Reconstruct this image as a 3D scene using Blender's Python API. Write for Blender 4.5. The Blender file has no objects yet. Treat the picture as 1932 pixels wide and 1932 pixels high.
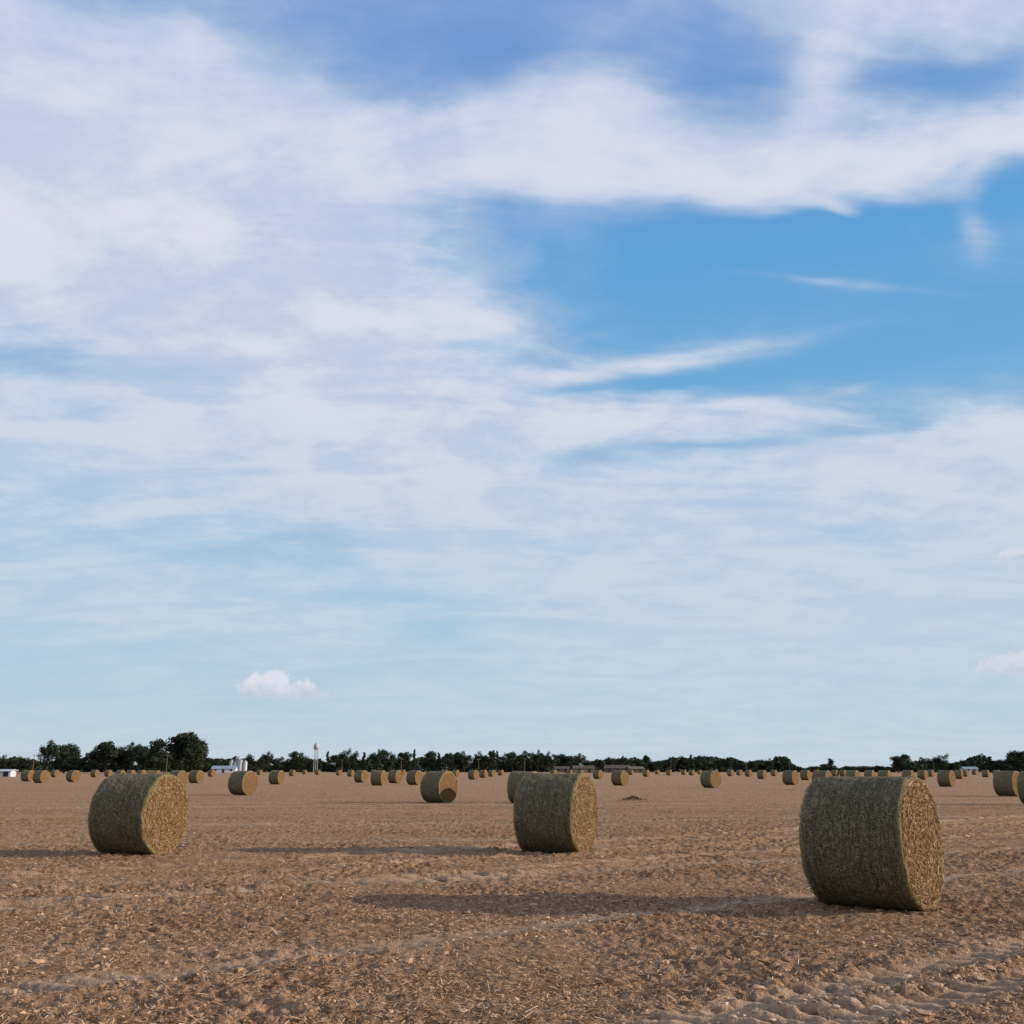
import bpy, math, random
import numpy as np
from mathutils import Vector
rng = np.random.default_rng(7); random.seed(7)
scene = bpy.context.scene
col = scene.collection
W = 1932.0; F = 1937.0; CX = CY = 966.0; HOR = 1452.0; CAMH = 1.6
PITCH = math.atan((HOR-CY)/F)
cp, sp = math.cos(PITCH), math.sin(PITCH)

def ray(px, py):
    a = (px-CX)/F; b = (CY-py)/F
    return np.array([a, cp - b*sp, sp + b*cp])
def px2azel(px, py):
    d = ray(px, py); d = d/np.linalg.norm(d)
    return math.atan2(d[0], d[1]), math.asin(d[2])
def azel2px(a, e):
    d = (math.cos(e)*math.sin(a), math.cos(e)*math.cos(a), math.sin(e))
    dep = d[1]*cp + d[2]*sp
    up = -d[1]*sp + d[2]*cp
    return CX+F*d[0]/dep, CY-F*up/dep
def px2g(px, py):
    d = ray(px, py); t = CAMH/max(1e-4, -d[2])
    return np.array([d[0]*t, d[1]*t])
def at_dist(px, dist):
    d = ray(px, HOR)
    return np.array([d[0]/d[1]*dist, dist])
def lin(c):
    return tuple(((v/255)/12.92 if v/255 <= 0.04045 else ((v/255+0.055)/1.055)**2.4) for v in c)

# ------------------------------------------------------------------ camera
cam_d = bpy.data.cameras.new("camera"); cam = bpy.data.objects.new("camera", cam_d); col.objects.link(cam)
cam.location = (0, 0, CAMH); cam.rotation_euler = (math.pi/2+PITCH, 0, 0)
cam_d.sensor_width = 36; cam_d.lens = 36*F/W; cam_d.clip_end = 20000; cam_d.clip_start = 0.1
scene.camera = cam
scene.view_settings.view_transform = 'Standard'; scene.view_settings.look = 'None'; scene.view_settings.exposure = 0

# ------------------------------------------------------------------ sun
SUN_AZ, SUN_EL = math.radians(95.5), math.radians(13.9)
sd = Vector((math.cos(SUN_EL)*math.sin(SUN_AZ), math.cos(SUN_EL)*math.cos(SUN_AZ), math.sin(SUN_EL)))
sl = bpy.data.lights.new("sun", 'SUN'); sl.energy = 5.0; sl.angle = math.radians(0.53); sl.color = (1, 0.85, 0.66)
so = bpy.data.objects.new("sun", sl); col.objects.link(so); so.rotation_euler = sd.to_track_quat('Z', 'Y').to_euler(); so.location = (30, 0, 30)

# ------------------------------------------------------------------ node helper
class NT:
    def __init__(s, tree): s.t = tree; s.n = tree.nodes; s.l = tree.links
    def new(s, typ, **kw):
        n = s.n.new(typ)
        for k, v in kw.items(): setattr(n, k, v)
        return n
    def set(s, sock, v):
        if isinstance(v, bpy.types.NodeSocket): s.l.new(v, sock)
        elif v is not None: sock.default_value = v
    def m(s, op, a, b=None, c=None, clamp=False):
        n = s.n.new('ShaderNodeMath'); n.operation = op; n.use_clamp = clamp
        s.set(n.inputs[0], a); s.set(n.inputs[1], b)
        if c is not None: s.set(n.inputs[2], c)
        return n.outputs[0]
    def vm(s, op, a, b=None):
        n = s.n.new('ShaderNodeVectorMath'); n.operation = op
        s.set(n.inputs[0], a)
        if b is not None: s.set(n.inputs[1], b)
        return n.outputs['Value'] if op == 'DOT_PRODUCT' else n.outputs[0]
    def noise(s, vec, scale, detail=4, rough=0.55, dist=0.0, dim='3D'):
        n = s.n.new('ShaderNodeTexNoise'); n.noise_dimensions = dim; s.l.new(vec, n.inputs['Vector'])
        n.inputs['Scale'].default_value = scale; n.inputs['Detail'].default_value = detail
        n.inputs['Roughness'].default_value = rough; n.inputs['Distortion'].default_value = dist
        return n.outputs
    def ramp(s, fac, stops, mode='LINEAR'):
        n = s.n.new('ShaderNodeValToRGB'); r = n.color_ramp; r.interpolation = mode
        s.set(n.inputs[0], fac)
        while len(r.elements) > 1: r.elements.remove(r.elements[-1])
        r.elements[0].position = stops[0][0]; c = stops[0][1]; r.elements[0].color = (c[0], c[1], c[2], 1)
        for p, c in stops[1:]:
            e = r.elements.new(p); e.color = (c[0], c[1], c[2], 1)
        return n.outputs[0]
    def mix(s, fac, a, b, blend='MIX'):
        n = s.n.new('ShaderNodeMix'); n.data_type = 'RGBA'; n.blend_type = blend
        s.set(n.inputs[0], fac)
        for sock, v in ((n.inputs[6], a), (n.inputs[7], b)):
            if isinstance(v, bpy.types.NodeSocket): s.l.new(v, sock)
            else: sock.default_value = (v[0], v[1], v[2], 1)
        return n.outputs[2]
    def vec(s, x, y, z):
        n = s.n.new('ShaderNodeCombineXYZ'); s.set(n.inputs[0], x); s.set(n.inputs[1], y); s.set(n.inputs[2], z); return n.outputs[0]
    def smooth(s, v, lo, hi, a=0.0, b=1.0):
        n = s.n.new('ShaderNodeMapRange'); n.interpolation_type = 'SMOOTHSTEP'
        s.set(n.inputs[0], v); n.inputs[1].default_value = lo; n.inputs[2].default_value = hi
        n.inputs[3].default_value = a; n.inputs[4].default_value = b; return n.outputs[0]

# ------------------------------------------------------------------ sky (world) with clouds fixed to compass directions
G = [ # whiteness of the cloud sheet, columns ~3.5 deg apart, rows ~2.4 deg apart
 "7 4 2 3 3 2 2 2 2 2 3 3 6 8 8 8 8",
 "8 8 6 5 5 4 2 2 1 2 2 2 3 6 5 4 3",
 "9 9 9 9 8 6 3 2 3 8 5 1 2 5 3 2 3",
 "9 9 9 9 9 9 7 7 9 9 9 6 5 6 5 6 8",
 "9 9 9 9 8 8 8 9 9 9 9 9 9 8 8 6 2",
 "9 9 8 8 7 8 7 4 2 2 1 0 0 0 0 1 1",
 "9 9 8 7 7 8 7 4 2 1 0 0 0 0 0 1 1",
 "8 9 9 9 9 9 8 6 3 1 0 0 0 1 0 0 0",
 "5 7 9 9 9 9 8 6 5 2 1 1 1 0 0 0 0",
 "5 5 7 8 8 9 8 7 6 4 2 1 0 0 0 0 1",
 "7 6 6 6 6 8 8 8 8 9 9 8 8 6 2 4 8",
 "6 6 8 7 7 8 8 8 7 5 5 4 5 8 8 8 6",
 "5 5 6 6 7 9 9 9 8 8 8 8 8 8 8 8 8",
 "5 5 4 4 3 3 7 7 7 5 7 7 7 6 4 7 7",
 "5 6 7 6 6 6 4 4 5 8 7 8 8 8 8 7 7",
 "2 3 4 5 5 6 4 3 4 6 7 7 7 8 7 7 7",
 "2 2 3 3 3 3 4 4 5 6 5 6 6 6 5 5 5",
 "3 3 3 3 3 3 4 4 4 4 5 4 5 4 4 4 4",
 "5 5 5 5 5 5 5 5 5 5 5 5 5 5 5 5 5"]
GA = np.array([[float(v) for v in r.split()] for r in G])/9.0
def sampleG(px, py):
    x = min(max(px/120.0, 0), 15.999); y = min(max(py/80.0, 0), 17.999)
    i, j = int(x), int(y); fx, fy = x-i, y-j
    return (GA[j, i]*(1-fx)+GA[j, i+1]*fx)*(1-fy) + (GA[j+1, i]*(1-fx)+GA[j+1, i+1]*fx)*fy

world = bpy.data.worlds.new("World"); scene.world = world; world.use_nodes = True
wt = world.node_tree; wt.nodes.clear(); N = NT(wt)
tc = N.new('ShaderNodeTexCoord'); dirv = tc.outputs['Generated']
sep = N.new('ShaderNodeSeparateXYZ'); N.l.new(dirv, sep.inputs[0])
X, Y, Z = sep.outputs
az0 = N.m('ARCTAN2', X, Y); el0 = N.m('ARCSINE', Z)
zz = N.m('ADD', N.m('MAXIMUM', Z, 0.0), 0.17)
P = N.vec(N.m('DIVIDE', X, zz), N.m('DIVIDE', Y, zz), 0.0)
mp = N.new('ShaderNodeMapping'); N.l.new(P, mp.inputs[0]); mp.inputs['Rotation'].default_value = (0, 0, math.radians(-22)); mp.inputs['Scale'].default_value = (0.65, 1.7, 1)
PS = mp.outputs[0]
w2 = N.noise(PS, 2.6, 4, 0.62, dim='2D')['Color']
o2 = N.vm('SUBTRACT', w2, (0.5, 0.5, 0.5))
base = N.vec(az0, el0, 0.0)
def off(o, a): return N.m('MULTIPLY', N.m('SUBTRACT', o, 0.5), a)
ae = N.vm('ADD', base, N.vm('MULTIPLY', o2, (0.13, 0.066, 0)))
s_ = N.new('ShaderNodeSeparateXYZ'); N.l.new(ae, s_.inputs[0]); az, el = s_.outputs[0], s_.outputs[1]
A0, A1 = math.radians(-33), math.radians(33); NC = 31
E0, E1 = math.radians(-1), math.radians(44); NR = 34
half = (A1-A0)/2
uL = N.m('DIVIDE', N.m('SUBTRACT', az, A0), half)
dE = (E1-E0)/(NR-1)
ev = N.m('DIVIDE', N.m('SUBTRACT', N.m('MINIMUM', N.m('MAXIMUM', el, E0), E1), E0), dE)
EPS = 1e-9
f1 = N.noise(PS, 2.4, 6, 0.62, 0.5, dim='2D')['Fac']; f2 = N.noise(P, 6.0, 5, 0.6, dim='2D')['Fac']
nz0 = N.m('ADD', off(f1, 0.80), off(f2, 0.42))
nz0 = N.m('MULTIPLY', nz0, N.smooth(el0, 0.0, 0.2, 0.5, 1.0))
eln = N.m('DIVIDE', N.m('MAXIMUM', el0, 0.0), math.pi/2)
def er(deg): return deg/90
clear = N.ramp(eln, [(0, lin((190, 207, 218))), (er(3), lin((183, 206, 221))), (er(8), lin((170, 200, 221))), (er(15), lin((146, 188, 221))), (er(21), lin((110, 172, 219))),
                     (er(28), lin((96, 163, 218))), (er(35), lin((106, 156, 213))), (er(42), lin((110, 152, 212))), (1, lin((50, 85, 165)))])
cloud = N.ramp(eln, [(0, lin((200, 214, 224))), (er(6), lin((198, 212, 225))), (er(12), lin((203, 215, 228))), (er(19), lin((213, 220, 232))), (er(28), lin((219, 222, 234))), (er(40), lin((210, 217, 235))), (1, lin((190, 200, 225)))])
cshade = N.ramp(eln, [(0, lin((190, 207, 221))), (er(12), lin((185, 201, 222))), (er(22), lin((183, 196, 221))), (er(40), lin((187, 200, 226))), (1, lin((170, 185, 215)))])
cloud = N.mix(N.smooth(N.m('MULTIPLY_ADD', f2, 0.45, N.m('MULTIPLY', f1, 0.55)), 0.58, 0.40, 0.0, 0.65), cloud, cshade)
nish = N.new('ShaderNodeTexSky'); nish.sky_type = 'NISHITA'; nish.sun_disc = False; nish.sun_elevation = SUN_EL; nish.sun_rotation = SUN_AZ
nsc = N.new('ShaderNodeVectorMath', operation='SCALE'); N.l.new(nish.outputs[0], nsc.inputs[0]); nsc.inputs[3].default_value = 0.10
clear = N.mix(0.05, clear, nsc.outputs[0])
edge = N.m('MAXIMUM', N.smooth(N.m('ABSOLUTE', az0), math.radians(30), math.radians(36)), N.smooth(el0, math.radians(43), math.radians(47)))
f3 = N.noise(base, 75, 5, 0.65, dim='2D')['Fac']

def rowvals(r): return [sampleG(*azel2px(A0+(A1-A0)*k/(2*NC-2), E0+dE*r)) for k in range(2*NC-1)]
BL = [((960, 722), (1560, 630), 19, 0.5), ((1340, 500), (1800, 556), 10, 0.26), ((800, 600), (1010, 605), 26, 0.35),
    ((1010, 738), (1420, 708), 11, -0.35), ((800, 652), (960, 650), 11, -0.3), ((1825, 350), (1860, 470), 30, 0.30),
    ((1540, 375), (1640, 420), 16, 0.42), ((1680, 400), (1760, 440), 16, 0.25), ((1560, 60), (1570, 250), 60, 0.2), ((1080, 190), (1220, 205), 46, 0.45),
    ((1060, 872), (1690, 800), 14, -0.3), ((1010, 765), (1520, 752), 13, 0.25), ((1100, 322), (1932, 248), 28, 0.4),
    ((330, 40), (420, 100), 25, 0.25), ((1550, 750), (1660, 725), 9, 0.25), ((180, 1050), (620, 1018), 16, -0.25),
    ((740, 1185), (960, 1190), 18, -0.2), ((40, 1150), (300, 1200), 14, 0.25), ((1500, 862), (1932, 790), 20, 0.3),
    ((1700, 145), (1980, 120), 32, -0.22), ((1250, 450), (2000, 358), 36, -0.42), ((100, 330), (420, 380), 90, 0.25), ((0, 645), (230, 700), 34, -0.15)]
def bgnode(c):
    sc = N.new('ShaderNodeVectorMath', operation='SCALE'); N.set(sc.inputs[0], c); sc.inputs[3].default_value = 10.0
    bg = N.new('ShaderNodeBackground'); N.l.new(sc.outputs[0], bg.inputs[0]); bg.inputs[1].default_value = 0.1
    return bg.outputs[0]
def finish(dens):
    nz = N.m('MULTIPLY', nz0, N.smooth(dens, -0.1, 0.5, 0.34, 1.0))
    d = N.m('ADD', dens, nz)
    d = N.m('MULTIPLY_ADD', N.smooth(d, 0.04, 0.82), 0.65, N.m('MULTIPLY', d, 0.35), clamp=True)
    return N.mix(d, clear, cloud)
def cumulus(cx, cy, wd, ht, skyc, parts, top=(228, 228, 237)):
    f = None
    for ox, oy, rx, ry in parts:
        a0, e0 = px2azel(cx+ox*wd, cy-oy*ht)
        q = N.vm('MULTIPLY', N.vm('SUBTRACT', base, (a0, e0, 0)), (F/(rx*wd), F/(ry*ht), 0))
        n_ = N.new('ShaderNodeVectorMath', operation='LENGTH'); N.l.new(q, n_.inputs[0])
        g = N.m('SUBTRACT', 1.0, n_.outputs['Value'])
        f = g if f is None else N.m('MAXIMUM', f, g)
    f = N.m('ADD', f, off(f3, 1.4))
    _, eb = px2azel(cx, cy+0.5*ht); _, et = px2azel(cx, cy-0.5*ht)
    msk = N.m('MULTIPLY', N.smooth(f, 0.0, 0.5), N.smooth(el0, eb-0.006, eb+0.006))
    shade = N.mix(N.smooth(N.m('ADD', el0, off(f3, 0.03)), eb, et-0.003), lin((192, 204, 219)), lin(top))
    return N.mix(N.m('MULTIPLY', msk, 0.85), skyc, shade)
def band(r0, r1, low=False):
    acc = None
    for r in range(r0, r1+1, 3):
        v3 = [rowvals(min(r+i, NR-1)) if r+i <= r1 else [0.0]*(2*NC-1) for i in range(3)]
        L = [(i/(NC-1), (v3[0][i], v3[1][i], v3[2][i])) for i in range(NC)]
        R = [(i/(NC-1), (v3[0][NC-1+i], v3[1][NC-1+i], v3[2][NC-1+i])) for i in range(NC)]
        u = uL if acc is None else N.m('MULTIPLY_ADD', acc, EPS, uL)
        c3 = N.mix(N.m('GREATER_THAN', u, 1.0), N.ramp(u, L), N.ramp(N.m('SUBTRACT', u, 1.0), R))
        e_ = ev if acc is None else N.m('MULTIPLY_ADD', acc, EPS, ev)
        d3 = N.vm('ABSOLUTE', N.vm('SUBTRACT', N.vec(e_, e_, e_), (r, r+1, r+2)))
        w3 = N.vm('MAXIMUM', N.vm('SUBTRACT', (1, 1, 1), d3), (0, 0, 0))
        dp = N.vm('DOT_PRODUCT', w3, c3)
        acc = dp if acc is None else N.m('ADD', acc, dp)
    dens = acc
    elo, ehi = E0+dE*r0, E0+dE*r1
    for p0, p1, wpx, amp in BL:
        a0, e0 = px2azel(*p0); a1, e1 = px2azel(*p1)
        reach = 2.3*wpx/F+0.25*abs(e1-e0)+0.045
        if max(e0, e1)+reach < elo or min(e0, e1)-reach > ehi: continue
        ca, ce = (a0+a1)/2, (e0+e1)/2; k = math.cos(ce)
        dx, dy = (a1-a0)*k, e1-e0; hl = math.hypot(dx, dy)/2; c, s = dx/(2*hl), dy/(2*hl); wr = wpx/F
        sh = N.m('MULTIPLY', dens, EPS)
        q = N.vm('SUBTRACT', N.vm('ADD', ae2, N.vec(sh, sh, 0.0)), (ca, ce, 0))
        u = N.vm('DOT_PRODUCT', q, (k*c/hl, s/hl, 0)); v = N.vm('DOT_PRODUCT', q, (-k*s/wr, c/wr, 0))
        g = N.m('EXPONENT', N.m('MULTIPLY', N.m('MULTIPLY_ADD', u, u, N.m('MULTIPLY', v, v)), -1.0))
        dens = N.m('MULTIPLY_ADD', g, amp, dens)
    dens = N.m('ADD', dens, N.m('MULTIPLY', edge, N.m('SUBTRACT', 0.6, dens)))
    c = finish(dens)
    if low:
        c = cumulus(532, 1297, 182, 56, c, [(-0.12, 0.1, 0.30, 0.55), (0.12, -0.1, 0.30, 0.42), (-0.28, -0.05, 0.2, 0.42), (0.33, -0.25, 0.2, 0.25)])
        c = cumulus(1912, 1256, 140, 42, c, [(-0.1, 0.0, 0.36, 0.6), (0.2, 0.1, 0.4, 0.6)], (216, 220, 230))
        c = cumulus(1915, 1046, 90, 22, c, [(0, 0, 0.45, 0.6)], (214, 219, 230))
    return bgnode(c)
ae2 = N.vm('ADD', base, N.vm('MULTIPLY', o2, (0.07, 0.028, 0)))
def mixsh(fac, a, b):
    n_ = N.new('ShaderNodeMixShader'); N.l.new(fac, n_.inputs[0]); N.l.new(a, n_.inputs[1]); N.l.new(b, n_.inputs[2]); return n_.outputs[0]
b0 = band(0, 12, True); b1 = band(12, 23); b2 = band(23, 33)
inner = mixsh(N.m('GREATER_THAN', ev, 12.0), b0, mixsh(N.m('GREATER_THAN', ev, 23.0), b1, b2))
outer = bgnode(finish(N.m('MULTIPLY_ADD', edge, EPS, 0.6)))
isout = N.m('MAXIMUM', N.m('GREATER_THAN', N.m('ABSOLUTE', az0), math.radians(36)), N.m('GREATER_THAN', el0, math.radians(47)))
below = bgnode((0.17, 0.105, 0.065))
tot = mixsh(N.m('LESS_THAN', el0, -0.004), mixsh(isout, inner, outer), below)
wo = N.new('ShaderNodeOutputWorld'); N.l.new(tot, wo.inputs[0])
world.cycles.sampling_method = 'NONE'

# ------------------------------------------------------------------ materials
def mat(name, rough=0.9, spec=0.15):
    m = bpy.data.materials.new(name); m.use_nodes = True
    n = NT(m.node_tree); b = m.node_tree.nodes['Principled BSDF']
    b.inputs['Roughness'].default_value = rough; b.inputs['Specular IOR Level'].default_value = spec
    return m, n, b
def bump(n, b, h, strength, dist):
    bn = n.new('ShaderNodeBump'); n.l.new(h, bn.inputs['Height']); bn.inputs['Strength'].default_value = strength; bn.inputs['Distance'].default_value = dist
    n.l.new(bn.outputs[0], b.inputs['Normal'])
def attr(n, name):
    a = n.new('ShaderNodeAttribute'); a.attribute_name = name; return a
def plain(name, c, rough=0.7, var=0.25, scale=2.0):
    m, n, b = mat(name, rough)
    o = n.new('ShaderNodeTexCoord').outputs['Object']
    f = n.noise(o, scale, 5)['Fac']
    n.l.new(n.ramp(f, [(0.3, tuple(v*(1-var) for v in c)), (0.7, tuple(min(1, v*(1+var)) for v in c))]), b.inputs['Base Color'])
    return m

m_soil, n, b = mat("soil", 0.95, 0.1)
o = n.new('ShaderNodeTexCoord').outputs['Object']
mpg = n.new('ShaderNodeMapping'); n.l.new(o, mpg.inputs[0]); mpg.inputs['Rotation'].default_value = (0, 0, math.radians(-12)); mpg.inputs['Scale'].default_value = (0.06, 0.55, 1)
big = n.noise(mpg.outputs[0], 1.0, 4, 0.6)['Fac']; med = n.noise(o, 1.6, 4, 0.65)['Fac']; fine = n.noise(o, 14, 5, 0.74)['Fac']; vf = n.noise(o, 45, 3, 0.7)['Fac']
clod = n.noise(o, 5.0, 4, 0.7)['Fac']
c = n.ramp(fine, [(0.34, (0.095, 0.049, 0.025)), (0.46, (0.275, 0.155, 0.084)), (0.57, (0.43, 0.26, 0.150)), (0.69, (0.65, 0.455, 0.295))])
c = n.mix(n.smooth(vf, 0.52, 0.70), c, (0.61, 0.415, 0.26))
c = n.mix(n.smooth(vf, 0.47, 0.33, 0, 0.75), c, (0.080, 0.041, 0.022))
c = n.mix(n.smooth(med, 0.40, 0.64, 0, 0.45), c, (0.20, 0.106, 0.055))
c = n.mix(n.smooth(clod, 0.56, 0.68, 0, 0.65), c, (0.57, 0.39, 0.25))
c = n.mix(n.smooth(clod, 0.44, 0.33, 0, 0.65), c, (0.105, 0.055, 0.029))
c = n.mix(n.smooth(big, 0.42, 0.60, 0, 0.5), c, (0.42, 0.27, 0.168))
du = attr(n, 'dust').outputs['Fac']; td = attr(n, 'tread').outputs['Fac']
dusty = n.ramp(fine, [(0.3, (0.34, 0.235, 0.162)), (0.7, (0.66, 0.50, 0.37))])
c = n.mix(n.m('MULTIPLY', du, n.smooth(med, 0.3, 0.6, 0.65, 1)), c, dusty)
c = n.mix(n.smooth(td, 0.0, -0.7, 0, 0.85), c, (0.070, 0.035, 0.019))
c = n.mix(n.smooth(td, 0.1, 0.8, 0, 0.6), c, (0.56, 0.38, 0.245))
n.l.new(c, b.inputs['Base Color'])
bump(n, b, n.m('ADD', n.m('MULTIPLY_ADD', clod, 1.0, fine), n.m('MULTIPLY', vf, 0.6)), 1.0, 0.06)

def col_mat(name, gain=1.0, rough=0.9):
    m, n, b = mat(name, rough); a = attr(n, 'col'); n.l.new(a.outputs['Color'], b.inputs['Base Color']); return m
m_straw = col_mat("straw"); m_clod = col_mat("clod"); m_leaf = col_mat("foliage")
m_bark = plain("bark", (0.06, 0.045, 0.035), 0.95)

m_wrap, n, b = mat("net_wrapped_hay", 0.75, 0.2)
o = n.new('ShaderNodeTexCoord').outputs['Object']
so_ = n.new('ShaderNodeSeparateXYZ'); n.l.new(o, so_.inputs[0])
ang = n.m('ARCTAN2', so_.outputs[1], n.m('SUBTRACT', so_.outputs[2], 0.775))
cyl = n.vec(n.m('MULTIPLY', so_.outputs[0], 48.0), n.m('MULTIPLY', ang, 5.0), 0.0)
lines = n.noise(cyl, 1.0, 3, 0.6)['Fac']; sp1 = n.noise(o, 58, 4, 0.8)['Fac']; blot = n.noise(o, 5, 4, 0.6)['Fac']; mid = n.noise(o, 20, 4, 0.72)['Fac']
bands = n.noise(n.vec(n.m('MULTIPLY', so_.outputs[0], 11.0), n.m('MULTIPLY', ang, 0.6), 0.0), 1.0, 2, 0.5)['Fac']
c = n.ramp(sp1, [(0.36, (0.018, 0.014, 0.007)), (0.46, (0.092, 0.071, 0.035)), (0.55, (0.20, 0.160, 0.086)), (0.64, (0.54, 0.46, 0.31))])
c = n.mix(n.smooth(lines, 0.53, 0.70, 0, 0.55), c, (0.37, 0.315, 0.215))
c = n.mix(n.smooth(lines, 0.46, 0.33, 0, 0.6), c, (0.026, 0.020, 0.011))
c = n.mix(n.smooth(bands, 0.48, 0.62, 0, 0.4), c, (0.048, 0.037, 0.019))
c = n.mix(n.smooth(blot, 0.44, 0.66, 0, 0.45), c, (0.135, 0.104, 0.045))
c = n.mix(n.smooth(mid, 0.50, 0.66, 0, 0.5), c, (0.034, 0.026, 0.014))
c = n.mix(n.smooth(mid, 0.44, 0.34, 0, 0.35), c, (0.32, 0.265, 0.165))
ed = n.smooth(n.m('ABSOLUTE', so_.outputs[0]), 0.55, 0.60)
c = n.mix(n.m('MULTIPLY', ed, n.smooth(sp1, 0.38, 0.6, 0.3, 0.85)), c, (0.31, 0.24, 0.10))
n.l.new(c, b.inputs['Base Color'])
bump(n, b, n.m('ADD', n.m('ADD', sp1, lines), mid), 0.9, 0.028)
m_end, n, b = mat("cut_straw_end", 0.9, 0.1)
o = n.new('ShaderNodeTexCoord').outputs['Object']
so_ = n.new('ShaderNodeSeparateXYZ'); n.l.new(o, so_.inputs[0])
zc = n.m('SUBTRACT', so_.outputs[2], 0.775)
ang = n.m('ARCTAN2', so_.outputs[1], zc)
rad = n.m('SQRT', n.m('ADD', n.m('MULTIPLY', so_.outputs[1], so_.outputs[1]), n.m('MULTIPLY', zc, zc)))
pol = n.vec(n.m('MULTIPLY', rad, 55.0), n.m('MULTIPLY', ang, 9.0), so_.outputs[0])
arc = n.noise(pol, 1.0, 4, 0.65)['Fac']; sp2 = n.noise(o, 42, 4, 0.78)['Fac']; bl = n.noise(o, 6, 4)['Fac']
c = n.ramp(sp2, [(0.34, (0.034, 0.018, 0.008)), (0.45, (0.135, 0.073, 0.032)), (0.56, (0.235, 0.138, 0.063)), (0.66, (0.52, 0.37, 0.21))])
c = n.mix(n.smooth(arc, 0.5, 0.36, 0, 0.8), c, (0.050, 0.025, 0.012))
c = n.mix(n.smooth(arc, 0.55, 0.72, 0, 0.6), c, (0.40, 0.275, 0.145))
c = n.mix(n.smooth(bl, 0.45, 0.65, 0, 0.4), c, (0.165, 0.075, 0.031))
n.l.new(c, b.inputs['Base Color'])
bump(n, b, n.m('ADD', sp2, arc), 1.0, 0.035)

# ------------------------------------------------------------------ mesh helper
def make_mesh(name, V, Q, mats, mi=None, C=None, smooth=False, extra=None):
    me = bpy.data.meshes.new(name)
    Qs = Q if isinstance(Q, list) else [Q]
    loops = np.concatenate([q.ravel() for q in Qs]).astype(np.int32)
    sizes = np.concatenate([np.full(len(q), q.shape[1]) for q in Qs]).astype(np.int32)
    starts = np.concatenate([[0], np.cumsum(sizes)[:-1]]).astype(np.int32)
    me.vertices.add(len(V)); me.vertices.foreach_set('co', np.ascontiguousarray(V, dtype=np.float32).ravel())
    me.loops.add(len(loops)); me.loops.foreach_set('vertex_index', loops)
    me.polygons.add(len(sizes)); me.polygons.foreach_set('loop_start', starts)
    for m in mats: me.materials.append(m)
    if mi is not None: me.polygons.foreach_set('material_index', np.asarray(mi, dtype=np.int32))
    me.polygons.foreach_set('use_smooth', np.full(len(sizes), smooth) if not isinstance(smooth, np.ndarray) else smooth)
    if C is not None:
        a = me.color_attributes.new('col', 'FLOAT_COLOR', 'POINT')
        a.data.foreach_set('color', np.concatenate([C, np.ones((len(C), 1))], 1).astype(np.float32).ravel())
    if extra:
        for k, v in extra.items():
            a = me.attributes.new(k, 'FLOAT', 'POINT'); a.data.foreach_set('value', v.astype(np.float32))
    me.update(calc_edges=True); me.validate()
    return me
def add_obj(name, me, loc=(0, 0, 0), rot=0.0, scale=1.0, parent=None, **props):
    ob = bpy.data.objects.new(name, me); col.objects.link(ob)
    ob.location = loc; ob.rotation_euler = (0, 0, rot)
    ob.scale = (scale,)*3 if not isinstance(scale, tuple) else scale
    if parent: ob.parent = parent
    for k, v in props.items(): ob[k] = v
    return ob
def strips(cen, dirs, nrm, length, width):
    side = np.cross(dirs, nrm); side /= np.linalg.norm(side, axis=1, keepdims=True)+1e-9
    l = (dirs*length[:, None])/2; s = side*width[:, None]/2
    V = np.stack([cen-l-s, cen+l-s, cen+l+s, cen-l+s], 1).reshape(-1, 3)
    Q = np.arange(len(V)).reshape(-1, 4)
    return V, Q

# ------------------------------------------------------------------ terrain height
def h2(ix, iy, seed):
    h = (ix.astype(np.int64)*374761393 + iy.astype(np.int64)*668265263 + seed*1442695041) & 0xffffffff
    h = ((h ^ (h >> 13))*1274126177) & 0xffffffff
    return ((h ^ (h >> 16)) & 0xffff)/65535.0
def vn(x, y, s, seed):
    x = x/s; y = y/s; ix = np.floor(x); iy = np.floor(y); fx = x-ix; fy = y-iy
    fx = fx*fx*(3-2*fx); fy = fy*fy*(3-2*fy)
    a = h2(ix, iy, seed); b_ = h2(ix+1, iy, seed); c_ = h2(ix, iy+1, seed); d = h2(ix+1, iy+1, seed)
    return (a*(1-fx)+b_*fx)*(1-fy)+(c_*(1-fx)+d*fx)*fy - 0.5
TR = [ # wheel tracks: two points, half width, tread depth, dustiness, lug pitch, cleared of straw
 ((0, 1868), (1932, 1640), 0.27, 0.05, 0.85, 0.30, 0.85),
 ((1250, 1932), (1932, 1786), 0.30, 0.12, 0.9, 0.26, 1.0),
 ((1430, 1932), (1932, 1848), 0.30, 0.12, 0.8, 0.26, 1.0),
 ((-100, 1722), (800, 1655), 0.34, 0.16, 0.3, 0.55, 1.0),
 ((-100, 1690), (900, 1622), 0.30, 0.15, 0.25, 0.55, 1.0),
 ((0, 1655), (900, 1602), 0.42, 0.16, 0.25, 0.7, 1.0),
 ((900, 1655), (1932, 1600), 0.35, 0.06, 0.6, 0.5, 0.7),
 ((0, 1560), (1932, 1540), 0.6, 0.04, 0.5, 0.8, 0.5),
 ((0, 1592), (1500, 1580), 0.5, 0.05, 0.45, 0.8, 0.5),
 ((-200, 1525), (1932, 1512), 0.8, 0.0, 0.5, 0.8, 0.3)]
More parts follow.
